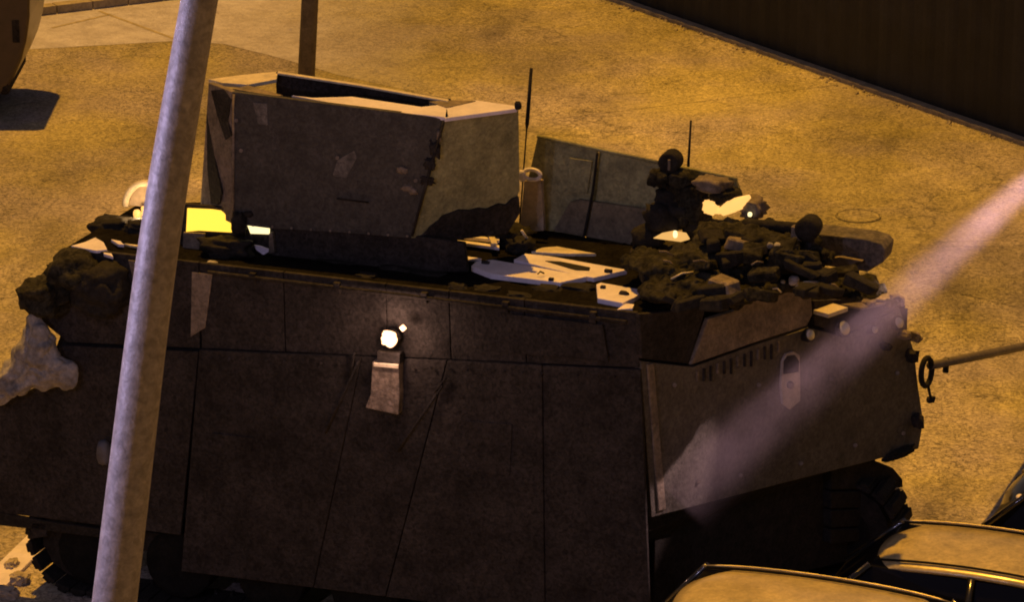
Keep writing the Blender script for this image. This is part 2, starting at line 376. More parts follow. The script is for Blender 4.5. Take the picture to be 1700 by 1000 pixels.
# front plates
fq = [(1064, 600), (1150, 610), (1250, 574), (1345, 545), (1400, 560), (1493, 512), (1505, 545), (1518, 585), (1524, 640), (1533, 700), (1525, 746), (1300, 803), (1082, 860)]
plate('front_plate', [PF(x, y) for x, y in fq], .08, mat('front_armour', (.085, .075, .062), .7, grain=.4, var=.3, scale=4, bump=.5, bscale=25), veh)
plate('front_upper_plate', [PF(x, y, .05) for x, y in ((1148, 606), (1176, 530), (1228, 514), (1243, 498), (1345, 476), (1349, 522), (1340, 541), (1250, 570))], .05, M['brown'], veh)
plate('corner_plate', [PF(x, y, .02) for x, y in ((1062, 522), (1172, 512), (1144, 604), (1066, 596))], .05, M['dark'], veh)
plate('front_shoulder_plate', [PF(x, y, .01) for x, y in ((1352, 500), (1400, 498), (1490, 500), (1492, 510), (1400, 556), (1352, 540))], .05, M['dark'], veh)
plate('front_seam_strip', [PF(x, y, .02) for x, y in ((1075, 606), (1086, 604), (1106, 846), (1094, 850))], .02, M['brown'], veh)
# rough lower rim hanging beneath the far end of the front
lump('lower_lug', PF(1492, 752, .0), (FD, FN, ZV), (.22, .06, .05), M['black'], veh, amp=.5, seed=3)
for i in range(13):
    x = 1158 + i * 11.2; y = 612 - (x - 1150) * .36 + 8
    put('vent_fin', MB().prism([PF(x, y, .018), PF(x + 2.6, y - .8, .018), PF(x + 2.6, y + 16 + i % 3 * 4, .018), PF(x, y + 17 + i % 3 * 4, .018)], -FN * .03).mesh(bevel=.003), M['brown'] if i % 3 == 0 else M['dark'], veh)
for i, (x, y, a_, b_) in enumerate(((1500, 556, .05, .04), (1513, 592, .05, .07), (1520, 560, .05, .05), (1478, 505, .08, .04), (1440, 503, .07, .03), (1522, 700, .04, .07), (1490, 500, .05, .06), (1470, 575, .04, .04))):
    lump('fitting', PF(x, y, .04), (FD, FN, ZV), (a_, .07, b_), M['dark'] if i % 2 else M['brown'], veh, amp=.5, seed=120 + i, sub=2, flat=True)
for x, y in ((1120, 640), (1160, 800), (1260, 640), (1380, 630), (1420, 740), (1490, 620), (1500, 720), (1230, 790), (1330, 770)):
    put('bolt', MB().tube([PF(x, y, .02), PF(x, y, .0)], .022, 6).mesh(), M['brown'], veh)
# oval bracket plate on the front
ov = [(1300, 600), (1306, 588), (1318, 584), (1328, 590), (1329, 640), (1329, 666), (1312, 681), (1300, 672), (1297, 640)]
b = plate('oval_marker_plate', [PF(x, y, .03) for x, y in ov], .03, mat('worn_pale_paint', (.42, .36, .31), .7, grain=.1, var=.3, scale=6), veh)
plate('dark_stub', [PF(x, y, .045) for x, y in ((1303, 600), (1309, 592), (1320, 590), (1327, 600), (1326, 618), (1302, 622))], .014, M['dark'], b, bevel=.003)
lump('knob', PF(1312, 640, .05), (FD, FN, ZV), (.03, .03, .035), M['brown'], b, amp=.1)
# head lamps and step on the front shoulder
def headlamp(px, py, r, off=.07):
    c = PF(px, py, off)
    n = (FN * .8 + ZV * .35).normalized(); x = FD; 
    h = put('headlamp', MB().tube([c - n * .10, c - n * .03, c], [r * .7, r * 1.1, r * 1.12], 16).mesh(), M['black'], veh)
    put('lens', MB().tube([c + n * .001, c + n * .012], [r * .95, r * .8], 16).mesh(True), M['chrome'], h)
    return h
for px, py, r in ((1402, 545, .075), (1345, 556, .06), (1452, 548, .04), (1493, 536, .06)): headlamp(px, py, r)
c = PF(1379, 516, .1)
put('pale_step', MB().box(c, FD, FN, ZV, .14, .09, .02).mesh(bevel=.006), M['palebar'], veh)
put('deck_strip', MB().prism([PF(1395, 505, .03), PF(1432, 512, .1), PF(1470, 503, .06), PF(1440, 501, 0)], -ZV * .02).mesh(), M['brown'], veh)
# shackle with tow bar
sh = PF(1538, 618, .06); 
put('shackle', MB().tube([sh + FD * .10 * math.cos(t * math.pi / 10) * .8 + ZV * .14 * math.sin(t * math.pi / 10) for t in range(21)], .028, 8, cap=False).mesh(True), M['black'], veh)
lump('hanging_hook', PF(1546, 664, .02), (FD, FN, ZV), (.05, .03, .035), M['black'], veh, amp=.4, seed=5, sub=2)
put('link', MB().tube([sh + FD * .03 - ZV * .12, sh + FD * .05 - ZV * .2, PF(1546, 664, .02)], .014, 6).mesh(True), M['black'], veh)
bar0 = sh + FD * .06 + ZV * .05; bar1 = PZ(1850, 545, .04)
tb = tag(put('tow_bar', MB().tube([bar0 + (bar1 - bar0) * t for t in (0, .3, .6, 1)], [.042, .046, .042, .04], 12).mesh(True), M['pole2']), 'long brown tow bar reaching from the front shackle out to the right', 'tow bar')
put('joint_pin', MB().tube([bar0 + (bar1 - bar0) * .07 - ZV * .10, bar0 + (bar1 - bar0) * .07 + ZV * .04], .03, 8).mesh(), M['black'], tb)

# tracks
def track(w, lr, lf, nm):
    link_mb = MB(); X, Y, Z = Vector((1, 0, 0)), Vector((0, 1, 0)), Vector((0, 0, 1))
    link_mb.box((0, 0, 0), X, Y, Z, .075, .24, .022); link_mb.box((0, 0, .034), X, Y, Z, .045, .23, .022); link_mb.box((.05, .14, -.035), X, Y, Z, .015, .03, .03)
    lme = link_mb.mesh(bevel=.006, seg=1); lme.materials.append(M['black'])
    tr = put(nm, MB().box(V((lr + lf) / 2 - .4, w, .62), LD, WD, ZV, (lf - lr) / 2 - 1.1, .13, .10).mesh(), M['black'], veh)
    r = .47; zc = .52; path = []
    L0, L1 = lr + r, lf - r; step = .165
    per = 2 * (L1 - L0) + 2 * math.pi * r; n = int(per / step)
    for i in range(n):
        s = i * per / n
        if s < L1 - L0: l, z, a = L0 + s, zc + r, 0
        elif s < L1 - L0 + math.pi * r:
            a = (s - (L1 - L0)) / r; l, z = L1 + r * math.sin(a), zc + r * math.cos(a)
        elif s < 2 * (L1 - L0) + math.pi * r: l, z, a = L1 - (s - (L1 - L0) - math.pi * r), zc - r, math.pi
        else:
            a = math.pi + (s - 2 * (L1 - L0) - math.pi * r) / r; l, z = L0 + r * math.sin(a), zc + r * math.cos(a)
        t = LD * math.cos(a) - ZV * math.sin(a); nrm = LD * math.sin(a) + ZV * math.cos(a)
        o = bpy.data.objects.new('track_link', lme); COL.objects.link(o); o.parent = tr
        p = V(l, w, z) - WLOC[tr]
        o.matrix_local = Matrix.Translation(p) @ Matrix((t, WD, nrm)).transposed().to_4x4()
    for k in range(6):
        l = L0 + .1 + (L1 - L0 - .2) * k / 5
        c = V(l, w, .44)
        put('road_wheel', MB().tube([c - WD * .17, c - WD * .15, c + WD * .15, c + WD * .17], [.28, .34, .34, .28], 20).mesh(bevel=.01, seg=1), M['rubber'], tr)
    for l in (L0, L1):
        c = V(l, w, zc + .02); put('sprocket', MB().tube([c - WD * .16, c + WD * .16], .38, 12).mesh(), M['black'], tr)
plate('bow_block_plate', [PF(x, y, -.22) for x, y in ((1088, 850), (1448, 762), (1440, 925), (1086, 1010))], .04, M['black'], veh)  # black plate added to block the lit ground under the hull
for i in range(6):
    l0 = -6.0 + i * 1.2
    put('far_light_block', MB().box(V(l0 + .6, 3.62, 1.15), LD, WD, ZV, .59, .03, .95).mesh(bevel=.01), M['dark'], veh)  # unseen skirt plates added to keep light off the tracks
for q_ in (((1380, 772), (1455, 766), (1484, 778), (1499, 796), (1500, 811), (1380, 815)), ((1380, 817), (1497, 815), (1500, 832), (1494, 842), (1380, 846)), ((1380, 848), (1500, 845), (1504, 858), (1498, 870), (1380, 878)), ((1380, 880), (1470, 876), (1490, 880), (1484, 894), (1380, 905))):
    put('bow_guard', MB().prism([PF(x, y, -.12) for x, y in q_], -FN * .5).mesh(bevel=.02), M['black'], veh)
put('guard_trim', MB().tube([PF(1476, 811, -.10), PF(1498, 813, -.10)], .012, 6).mesh(), M['palebar'], veh)
track(.30, -6.08, -.25, 'track'); track(3.15, -6.0, 1.62, 'track')
# mud flap and bent guard at the rear of the near track
c = PW(62, 905, .0); 
plate('mud_flap', [PW(x, y, -.02) for x, y in ((52, 868), (76, 870), (78, 892), (50, 896))], .02, M['dark'], veh)
plate('rear_guard', [PW(x, y, -.02) for x, y in ((-70, 846), (0, 852), (90, 868), (230, 888), (228, 902), (60, 880), (-70, 866))], .03, M['black'], veh)

# ---- side lamp and lit box beneath
lc = PW(648, 562, -.14)
sl = put('side_lamp', MB().tube([lc + WD * .10 + ZV * .03, lc + WD * .09, lc + WD * .05], [.03, .07, .075], 16).mesh(True), M['black'], veh)
lump('lens', lc - ZV * .0 - WD * .02, (LD, WD, ZV), (.07, .05, .07), M['lamp'], sl, amp=.28, freq=2, seed=2)
put('bulb', MB().box(PW(669, 545, -.13), (LD + ZV).normalized(), WD, (ZV - LD).normalized(), .02, .02, .025).mesh(bevel=.008), M['lamp'], sl)
ld = bpy.data.lights.new('lamp_glow', 'POINT'); ld.energy = 11; ld.color = (1, .58, .42); ld.shadow_soft_size = .06
lo = bpy.data.objects.new('lamp_glow', ld); COL.objects.link(lo); lo.parent = veh; lo.location = PW(645, 562, -.26) - WLOC[veh]
put('lamp_bracket', MB().box(PW(648, 592, -.08), LD, WD, ZV, .11, .05, .05).mesh(bevel=.01), M['dark'], veh)
bx = plate('equipment_box', [PW(x, y, -.12) for x, y in ((618, 601), (662, 604), (663, 660), (661, 690), (606, 678), (615, 655))], .11, mat('scuffed_grey_box', (.24, .19, .15), .7, grain=.35, var=.5, scale=9, bump=.5, bscale=30), veh, bevel=.012)
plate('box_lid_edge', [PW(x, y, -.145) for x, y in ((620, 603), (661, 606), (661, 613), (620, 609))], .02, M['palebar'], bx, bevel=.004)
for a, b2 in (((588, 585), (582, 625)), ((740, 628), (722, 652)), ((735, 640), (660, 750)), ((595, 600), (540, 720))):
    put('grab_rod', MB().tube([PW(*a, -.06), PW(*b2, -.06)], .011, 8).mesh(True), M['dark'], veh)

# ---- deck and its hatches
ax0 = (LD, WD, ZV)
deckpts = [PZ(x, y, ZD) for x, y in ((110, 411), (1060, 521), (1130, 500), (1060, 410), (876, 376), (560, 330), (230, 338))]
M['deck'] = mat('black_shaded_deck', (.011, .010, .009), 1, grain=.4, spec=0)  # black base colour holds the roof box shadow on the deck
plate('deck', deckpts, .05, M['deck'], veh)
dz = ZD + .035
def lid(name, pts, z=dz, th=.03, m='pale', **kw): return plate(name, [PZ(x, y, z) for x, y in pts], th, M[m], veh, bevel=.006, **kw)
l1 = lid('hatch_lid', ((782, 442), (790, 434), (818, 431), (910, 447), (974, 459), (930, 469), (815, 455)), ZD + .05, .05, label='pale pinkish lid with a rounded left end')
put('handle', MB().tube([PZ(893, 455, dz + .04), PZ(897, 451, dz + .07), PZ(903, 454, dz + .04)], .008, 6).mesh(True), M['black'], l1)
l2 = lid('engine_cover', ((853, 431), (872, 421), (912, 425), (1041, 448), (986, 461), (960, 457)), ZD + .045, .045)
plate('vent_slot', [PZ(x, y, ZD + .052) for x, y in ((905, 433), (930, 434), (980, 444), (978, 449), (955, 448))], .005, M['black'], l2, bevel=0)
lid('deck_strip', ((882, 418), (900, 411), (925, 409), (990, 421), (940, 421)), ZD + .03, .03, 'palebar')
l3 = lid('side_hatch', ((990, 472), (997, 469), (1070, 482), (1053, 494), (1034, 503), (992, 495)), ZD + .05, .05)
lump('latch', PZ(1036, 487, ZD + .06), (LD, WD, ZV), (.045, .03, .02), M['dark'], l3, amp=.4, sub=2)
lid('deck_strip', ((1024, 514), (1038, 504), (1053, 505), (1050, 512)), ZD + .03, .03)
lid('deck_strip', ((844, 464), (892, 468), (890, 472), (872, 475), (846, 470)), ZD + .0, .03)
lid('grille_bar', ((756, 386), (829, 394), (829, 399), (755, 391)), ZD + .10, .03)
lid('grille_bar', ((747, 400), (752, 397), (829, 407), (829, 411)), ZD + .06, .03)
lid('grille_bar', ((808, 384), (820, 388), (826, 404), (816, 404)), ZD + .12, .02, 'palebar')
lid('deck_strip', ((707, 398), (725, 399), (724, 402), (708, 401)), ZD + .03, .02)
lid('deck_strip', ((772, 425), (800, 429), (798, 432), (776, 431)), ZD + .03, .02)
for i, (x, y) in enumerate(((806, 436), (915, 464), (1010, 450), (1001, 477))):
    put('hinge', MB().box(PZ(x, y, ZD + .06), LD, WD, ZV, .022 if i % 2 else .035, .018, .014).mesh(bevel=.004, seg=1), M['dark'], veh)
for i in range(10):
    x = 560 + i * 50; y = ytop(x) - random.uniform(6, 30)
    lump('deck_fitting', PZ(x, y, ZD), ax0, (random.uniform(.08, .22), .07, random.uniform(.02, .045)), M['black'], veh, amp=.5, seed=170 + i, sub=2, flat=True)
# dark clutter between the hatches
mount = V(-1.6, 1.35, ZD)
lump('gun_cradle', PZ(840, 392, ZD + .08), (LD, WD, ZV), (.22, .16, .12), M['black'], veh, amp=.6, seed=11)
lump('gun_cradle', PZ(865, 408, ZD + .06), (LD, WD, ZV), (.12, .10, .07), M['black'], veh, amp=.7, seed=12)
put('chain', MB().tube([PZ(866, 383, ZD + .22), PZ(872, 392, ZD + .16), PZ(882, 404, ZD + .05), PZ(884, 412, ZD + .04)], .014, 7).mesh(True), M['palebar'], veh)

# ---- roof box
ax0 = (LD, WD, ZV)
DN = (-WD)
D0 = V(0, .50, 0)
def PD(px, py, off=0): return PP(px, py, D0 - WD * off, WD)
a_tl, a_tr, a_br, a_bl = PD(385, 152), PD(735, 196), PD(681, 396), PD(386, 372)
ztop = a_tr.z
rb = put('roof_box', MB().prism([a_tl, a_tr, a_br, PD(560, 386), PD(450, 380), a_bl], WD * .06).mesh(bevel=.01), mat('roof_box_armour', (.044, .041, .037), .75, grain=.45, var=.35, scale=4, bump=.5, bscale=25), veh)
tr_far = PZ(861, 178, ztop)
fn = (a_br - a_tr).cross(tr_far - a_tr).normalized()
def PR(px, py): return PP(px, py, a_tr, fn)
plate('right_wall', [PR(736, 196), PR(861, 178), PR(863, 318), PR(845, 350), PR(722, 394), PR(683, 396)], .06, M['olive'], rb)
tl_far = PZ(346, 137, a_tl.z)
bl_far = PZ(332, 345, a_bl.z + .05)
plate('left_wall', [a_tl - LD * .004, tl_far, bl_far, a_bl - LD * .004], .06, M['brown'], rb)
# dark gusset and stains on the left wall
ln_ = (a_tl - tl_far).cross(bl_far - tl_far).normalized()
def PLw(px, py, off=0.006):
    p = PP(px, py, a_tl, ln_); return p + (CAMP - p).normalized() * off
plate('slot', [PLw(x, y) for x, y in ((343, 190), (352, 240), (368, 320), (364, 340), (350, 338), (344, 280))], .01, M['black'], rb, bevel=0)
plate('slot', [PLw(x, y) for x, y in ((350, 150), (372, 148), (384, 165), (378, 200), (384, 225), (374, 232), (360, 190))], .01, M['dark'], rb, bevel=0)
# top rim plates with the opening
farL = PZ(462, 119, ztop + .02); farR = PZ(742, 166, ztop); 
rimz = ztop + .012
def rim(pts, m='pale', z=None, th=.035, name='rim_plate'): return plate(name, [PZ(x, y, rimz if z is None else z) for x, y in pts], th, M[m], rb, bevel=.005)
rim(((346, 131), (400, 124), (462, 118), (459, 131), (412, 140), (370, 137)), 'palebar')
rim(((484, 158), (520, 162), (585, 160), (700, 177), (742, 172), (745, 195), (700, 190), (640, 184), (560, 172)), 'pale')
rim(((742, 172), (790, 166), (861, 176), (858, 180), (738, 196)), 'pale')
rim(((386, 147), (412, 141), (470, 158), (458, 159)), 'brown')
# far inner wall of the opening
ow = [PZ(458, 120, ztop + .02), PZ(745, 166, ztop)]
put('inner_wall', MB().prism([ow[0], ow[1], ow[1] - ZV * .28, ow[0] - ZV * .5], WD * .05).mesh(), M['dark'], rb)
rim(((462, 117.5), (600, 139), (745, 164), (744, 167.5), (600, 142), (460, 120.5)), 'palebar', ztop + .03, .02)
rim(((712, 168), (742, 166), (790, 167), (742, 178)), 'brown', ztop + .02)
put('opening_floor', MB().prism([PZ(x, y, ztop - .30) for x, y in ((400, 170), (470, 165), (740, 200), (700, 225), (420, 190))], -ZV * .02).mesh(), M['black'], rb)
# ball and bolts
lump('lifting_eye', PZ(860, 175, ztop + .04), (LD, WD, ZV), (.032, .032, .04), M['black'], rb, amp=.2, sub=2)
for x, y in ((392, 200), (560, 262), (690, 300), (400, 250)):
    put('bolt', MB().tube([PD(x, y, .0), PD(x, y, .02)], .02, 6).mesh(), M['brown'], rb)
for a, b in (((388, 156), (387, 368)), ((737, 200), (684, 392))):
    put('corner_weld', MB().tube([PD(*a, .004), PD((a[0] + b[0]) / 2, (a[1] + b[1]) / 2, .01), PD(*b, .004)], .012, 6).mesh(True), M['brown'] if a[0] < 400 else M['dark'], rb)
for i, (x, y, a_, b_) in enumerate(((722, 248, .05, .07), (708, 300, .06, .04), (714, 272, .05, .05), (686, 318, .04, .03), (676, 312, .05, .03), (668, 282, .05, .03), (729, 225, .02, .05))):
    lump('scab_patch', PD(x, y, .0), ax0, (a_, .012, b_), M['dark'] if i < 3 else M['brown'], rb, amp=.7, seed=150 + i, sub=3)
for i in range(9):
    x = 420 + i * 32; put('rivet', MB().tube([PD(x, 372 + (x - 386) * .07, .0), PD(x, 372 + (x - 386) * .07, .014)], .013, 6).mesh(), M['brown'], rb)
put('grab_handle', MB().tube([PD(560, 330, .0), PD(560, 330, .05), PD(610, 336, .05), PD(610, 336, .0)], .009, 6).mesh(True), M['dark'], rb)
# scuffed patches (welded plates) on the front
pm = mat('scuffed_plate', (.10, .092, .085), .7, grain=.5, var=.5, scale=12)
plate('weld_plate', [PD(x, y, .008) for x, y in ((552, 292), (560, 266), (588, 250), (592, 262), (574, 296))], .01, pm, rb, bevel=.002)
plate('weld_plate', [PD(x, y, .008) for x, y in ((420, 170), (443, 172), (444, 208), (428, 206))], .01, pm, rb, bevel=.002)
# dark lower plate on the right side of the roof box
plate('lower_dark_plate', [PR(x, y) + FN * .02 for x, y in ((695, 394), (706, 384), (712, 376), (726, 366), (733, 358), (748, 353), (760, 348), (778, 349), (792, 345), (806, 347), (826, 338), (838, 340), (848, 330), (859, 326), (862, 352), (840, 388), (800, 392), (760, 398), (724, 406))], .04, M['dark'], rb)
# base under the box with openings at its left
plate('base_wall', [PD(x, y, -.04) for x, y in ((452, 378), (690, 392), (770, 404), (776, 452), (700, 452), (452, 426))], .06, M['dark'], veh)
plate('base_post', [PD(x, y, .02) for x, y in ((446, 388), (452, 386), (456, 420), (446, 421))], .05, M['brown'], veh)
# glowing panels added for the bright gaps below the overhang
cab = plate('cab_front', [PD(x, y, -.06) for x, y in ((296, 338), (452, 352), (452, 426), (296, 408))], .05, M['dark'], veh)
plate('gap_glow_panel', [PD(x, y, -.045) for x, y in ((311, 346), (352, 348), (366, 350), (376, 358), (389, 377), (384, 386), (330, 383), (309, 385))], .012, M['yglow'], cab, bevel=0)
plate('gap_glow_panel', [PD(x, y, -.045) for x, y in ((409, 370), (430, 365), (447, 362), (447, 389), (416, 388))], .012, M['wglow'], cab, bevel=0)
plate('bright_latch', [PD(x, y, -.03) for x, y in ((421, 407), (432, 409), (446, 414), (445, 419), (437, 424), (425, 415))], .02, M['pale'], cab, bevel=.003)
lump('gap_crank', PD(397, 372, .02), (LD, WD, ZV), (.07, .05, .11), M['black'], cab, amp=.4, seed=21)
lump('gap_crank', PD(412, 355, .0), (LD, WD, ZV), (.05, .04, .03), M['black'], cab, amp=.4, seed=22, sub=2)
plate('grey_panel', [PD(x, y, .03) for x, y in ((304, 386), (340, 388), (330, 427), (302, 425))], .03, M['brown'], cab)

# ---- far side panel wall
PNW = 2.12
def PN(px, py, off=0): return PW(px, py, PNW - off)
a = [(892, 228), (992, 250), (985, 300), (968, 397), (905, 385), (873, 378), (876, 300)]
fw = plate('side_screen', [PN(x, y) for x, y in a], .05, M['olive'], veh)
plate('side_screen', [PN(x, y) for x, y in ((995, 250), (1100, 272), (1222, 300), (1228, 318), (1130, 360), (1062, 412), (972, 398), (988, 300))], .05, M['olive'], veh)
for (x0, y0, x1, y1) in ((892, 226, 1095, 270), (1095, 270, 1224, 298)):
    put('top_rail', MB().tube([PN(x0, y0, .02), PN(x1, y1, .02)], .018, 8).mesh(True), M['olive'], veh)
plate('inner_or_shade_panel', [PN(x, y, .03) for x, y in ((945, 262), (983, 268), (975, 322), (942, 318))], .03, M['olive'], veh)
plate('inner_or_shade_panel', [PN(x, y, .05) for x, y in ((946, 336), (962, 332), (1075, 348), (1120, 350), (1060, 409), (918, 384))], .05, mat('screen_shadow_brown', (.17, .14, .09), .75, grain=.3), veh)  # darker brown panel paints the shadow on the lower screen
put('seam_rod', MB().tube([PN(992, 254, .06), PN(984, 320, .08), PN(969, 394, .09)], .013, 6).mesh(), M['black'], veh)
# pale upright with ring at its top
plate('upright', [PW(x, y, 1.95) for x, y in ((870, 300), (892, 298), (899, 300), (903, 384), (884, 384), (863, 374))], .06, mat('tan_upright', (.46, .36, .25), .75, grain=.15), veh)
rg = PW(883, 290, 1.86)
put('ring', MB().tube([rg + LD * .085 * math.cos(t * math.pi / 8) + ZV * .05 * math.sin(t * math.pi / 8) for t in range(17)], .02, 8, cap=False).mesh(True), M['pale'], veh)
lump('ring_bolt', PW(867, 292, 1.85), (LD, WD, ZV), (.03, .03, .055), M['pale'], veh, amp=.3, sub=2)

# ---- antennas
def antenna(p, q, r0, r1, mtl):
    base = PZ(*p, ZD)
    top = PP(*q, base, Vector((0, 1, 0)))
    mid = base + (top - base) * .62
    an = put('antenna', MB().tube([base, mid, mid + (top - mid) * .1, top], [r0, r0, r1, r1 * .8], 8).mesh(True), mtl, veh)
    return base, top
antenna((862, 380), (882, 113), .007, .019, M['black'])
antenna((1136, 392), (1147, 200), .014, .012, M['black'])

# ---- equipment around the commander's place
ax = (LD, WD, ZV)
def PE(px, py, w=1.55): return PW(px, py, w)
cup = put('cupola', MB().tube([V(-.25, 1.5, ZD), V(-.25, 1.5, ZD + .14)], [.36, .33], 20).mesh(bevel=.02), M['dark'], veh)
hp = PE(1114, 267)
hd = put('searchlight', MB().tube([hp - WD * .09, hp - WD * .085, hp + WD * .07, hp + WD * .10], [.075, .095, .098, .06], 18).mesh(True), M['black'], veh)
put('slit', MB().box(hp - WD * .1 + ZV * -.01 + LD * .015, *ax, .012, .012, .05).mesh(bevel=.004), M['brown'], hd)
put('searchlight_bracket', MB().tube([hp - ZV * .08, hp - ZV * .28], .04, 8).mesh(), M['black'], hd)
for i, (x, y, rx, rz, m) in enumerate(((1095, 295, .10, .08, 'net'), (1130, 296, .12, .07, 'net'), (1140, 318, .16, .10, 'net'), (1112, 330, .13, .12, 'black'), (1100, 362, .17, .14, 'black'),
                                      (1078, 392, .15, .10, 'black'), (1150, 345, .14, .16, 'net'), (1160, 380, .13, .16, 'black'), (1180, 305, .16, .07, 'brown'), (1205, 325, .14, .08, 'net'), (1130, 352, .12, .15, 'black'))):
    lump('mount_cover', PE(x, y, 1.5 + .03 * (i % 4)), ax, (rx, .12, rz), M[m], veh, amp=.4, freq=1.9, seed=30 + i)
hz = PE(1112, 395, 1.35)
put('glowing_lid', MB().prism([PW(x, y, 1.33) for x, y in ((1084, 396), (1098, 388), (1118, 384), (1138, 388), (1144, 398), (1130, 402))], WD * .03).mesh(bevel=.004), M['dimglow'], veh)  # hatch lid brightened by its own emission, no lamp inside
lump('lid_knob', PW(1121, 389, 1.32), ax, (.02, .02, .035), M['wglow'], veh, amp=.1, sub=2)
lump('marker_glow', PW(1180, 344, 1.45), ax, (.075, .05, .065), M['amber'], veh, amp=.2, seed=44)  # added glow in place of a lamp-lit surface
put('glow_sleeve', MB().tube([PW(1198, 352, 1.45), PW(1215, 342, 1.45), PW(1230, 335, 1.45), PW(1245, 326, 1.46)], [.04, .065, .05, .018], 12).mesh(True), M['amber'], veh)  # sleeves glow in place of light falling on them
put('glow_sleeve', MB().tube([PW(1190, 352, 1.45), PW(1210, 348, 1.43), PW(1231, 342, 1.43)], [.02, .04, .03], 10).mesh(True), M['amber'], veh)
lump('marker_glow', PW(1245, 356, 1.40), ax, (.02, .02, .022), M['wglow'], veh, amp=0, sub=2)
lump('mount_cover', PW(1252, 345, 1.55), ax, (.10, .1, .10), M['brown'], veh, amp=.5, seed=45)
put('gun_barrel', MB().tube([PW(1236, 372, 1.2), PW(1330, 378, 1.05), PW(1352, 378, 1.0)], [.05, .045, .05], 12).mesh(True), M['black'], veh)
bp_ = PW(1343, 378, .95)
put('smoke_launcher', MB().tube([bp_ - WD * .10, bp_ - WD * .08, bp_ + WD * .1], [.08, .11, .10], 18).mesh(True), M['black'], veh)
put('launcher_arm', MB().tube([bp_ - ZV * .05, bp_ - ZV * .30 + LD * .02], .05, 10).mesh(True), M['black'], veh)

# ---- sloping front deck
fdk = [PZ(1062, 521, ZD - .01), PZ(1130, 410, ZD), PF(1240, 480, -.1) , PF(1488, 502, -.05)]
q = [V(.02, .05, ZD - .02), Bv - FN * .1 - FD * .15 + ZV * 2.66, V(.9, 3.45, 2.70), V(-.9, 2.2, ZD - .02)]
plate('front_deck', q, .05, M['deck'], veh)

# clutter strewn on the front deck: covers and rolls of net
k = 0
def deckpt(l, w):
    t = max(0, min(1, (w - .2) / 2.8)); return V(l, w, ZD - .02 - .6 * t * max(0, min(1, l + .9)))
clut = ((1200, 385, .26, .07, 1.2), (1260, 385, .28, .08, 1.15), (1310, 398, .25, .09, 1.1), (1170, 420, .30, .10, .95), (1240, 425, .34, .11, .95), (1320, 430, .30, .11, .95),
        (1100, 440, .28, .11, .7), (1180, 465, .34, .11, .6), (1260, 465, .34, .10, .8), (1350, 470, .30, .10, 1.0), (1110, 480, .24, .10, .4), (1420, 478, .26, .07, 1.1), (1210, 490, .25, .07, .45), (1060, 430, .12, .06, .9))
net = thing('stowage_heap', PW(1240, 460, .9) - ZV * .2, 'heap of dark packs and olive covers piled over the front deck', 'stowage heap')
nb = bmesh.new()
for x, y, rx, rz, w in clut:
    k += 1; mb_ = bmesh.new(); bmesh.ops.create_icosphere(mb_, subdivisions=3, radius=1); c_ = PW(x, y, w)
    for v in mb_.verts:
        kk = 1 + .2 * noise.noise(v.co * 1.6 + Vector((k * 3.1, 0, 0))); v.co = c_ + (LD * v.co.x * rx * 1.08 + WD * v.co.y * .33 + ZV * v.co.z * rz * .8) * kk
    tm = bpy.data.meshes.new('t'); mb_.to_mesh(tm); mb_.free(); nb.from_mesh(tm); bpy.data.meshes.remove(tm)
nm_ = bpy.data.meshes.new('cover'); nb.to_mesh(nm_); nb.free()
cv = put('cover', nm_, M['net'], net)
rm = cv.modifiers.new('r', 'REMESH'); rm.mode = 'VOXEL'; rm.voxel_size = .022; rm.use_smooth_shade = True
s1 = cv.modifiers.new('s', 'SMOOTH'); s1.iterations = 9; s1.factor = .7
tn = bpy.data.textures.new('net', 'CLOUDS'); tn.noise_scale = .10; tn.noise_depth = 4
dn = cv.modifiers.new('d', 'DISPLACE'); dn.texture = tn; dn.strength = .13; dn.mid_level = .5; dn.texture_coords = 'GLOBAL'

JR = random.Random(5)
def chunk(name, c, r_, m, par, rot):
    bm = bmesh.new(); bmesh.ops.create_cube(bm, size=2)
    for v in bm.verts: v.co = Vector([a * b * JR.uniform(.7, 1.15) for a, b in zip(v.co, r_)])
    bmesh.ops.bevel(bm, geom=bm.edges[:], offset=min(r_) * .25, segments=1, affect='EDGES')
    q = Quaternion((0, 0, 1), R(-20) + rot[2]) @ Quaternion((1, 0, 0), rot[0]) @ Quaternion((0, 1, 0), rot[1])
    for v in bm.verts: v.co = Vector(c) + q @ v.co
    me = bpy.data.meshes.new('m'); bm.to_mesh(me); bm.free()
    return put(name, me, m, par)
for i in range(46):
    t = i / 45; x = JR.uniform(1075, 1440); y = JR.uniform(0, 1)
    lo_y = 512 - (x - 1060) * .06; hi_y = 418 if x < 1160 else (388 + max(0, x - 1330) * .55)
    yy = lo_y + (hi_y - lo_y) * y; w = .35 + y * .85 + max(0, x - 1300) * .0022
    m_ = M['brown'] if i % 17 == 3 else (M['black'] if i % 3 else M['net'])
    chunk('pack', PW(x, yy, w - .28), (JR.uniform(.05, .17), JR.uniform(.05, .10), JR.uniform(.03, .07)), m_, net, (JR.uniform(-.4, .4), JR.uniform(-.35, .35), JR.uniform(-.8, .8)))
for i in range(12):
    x = JR.uniform(1080, 1400); y = JR.uniform(420, 490) if x < 1300 else JR.uniform(430, 480); p = PW(x, y, .5)
    dr = Vector((JR.uniform(-1, 1), JR.uniform(-.6, .6), JR.uniform(-.25, .25))).normalized() * JR.uniform(.08, .22)
    put('strap', MB().tube([p, p + dr * .5 + ZV * .02, p + dr], .009, 6).mesh(True), M['palebar'] if i % 4 == 0 else M['brown'], net)
bxp = [(1352, 388), (1440, 398), (1462, 405), (1470, 414), (1466, 436), (1440, 452), (1345, 438)]
tag(plate('stowage_box', [PW(x, y, 1.5) for x, y in bxp], .32, mat('dull_brown_box', (.10, .085, .07), .8, grain=.5, var=.5, bump=.8, bscale=12), None, bevel=.014), 'long dull brown metal box on the far front deck', 'box')
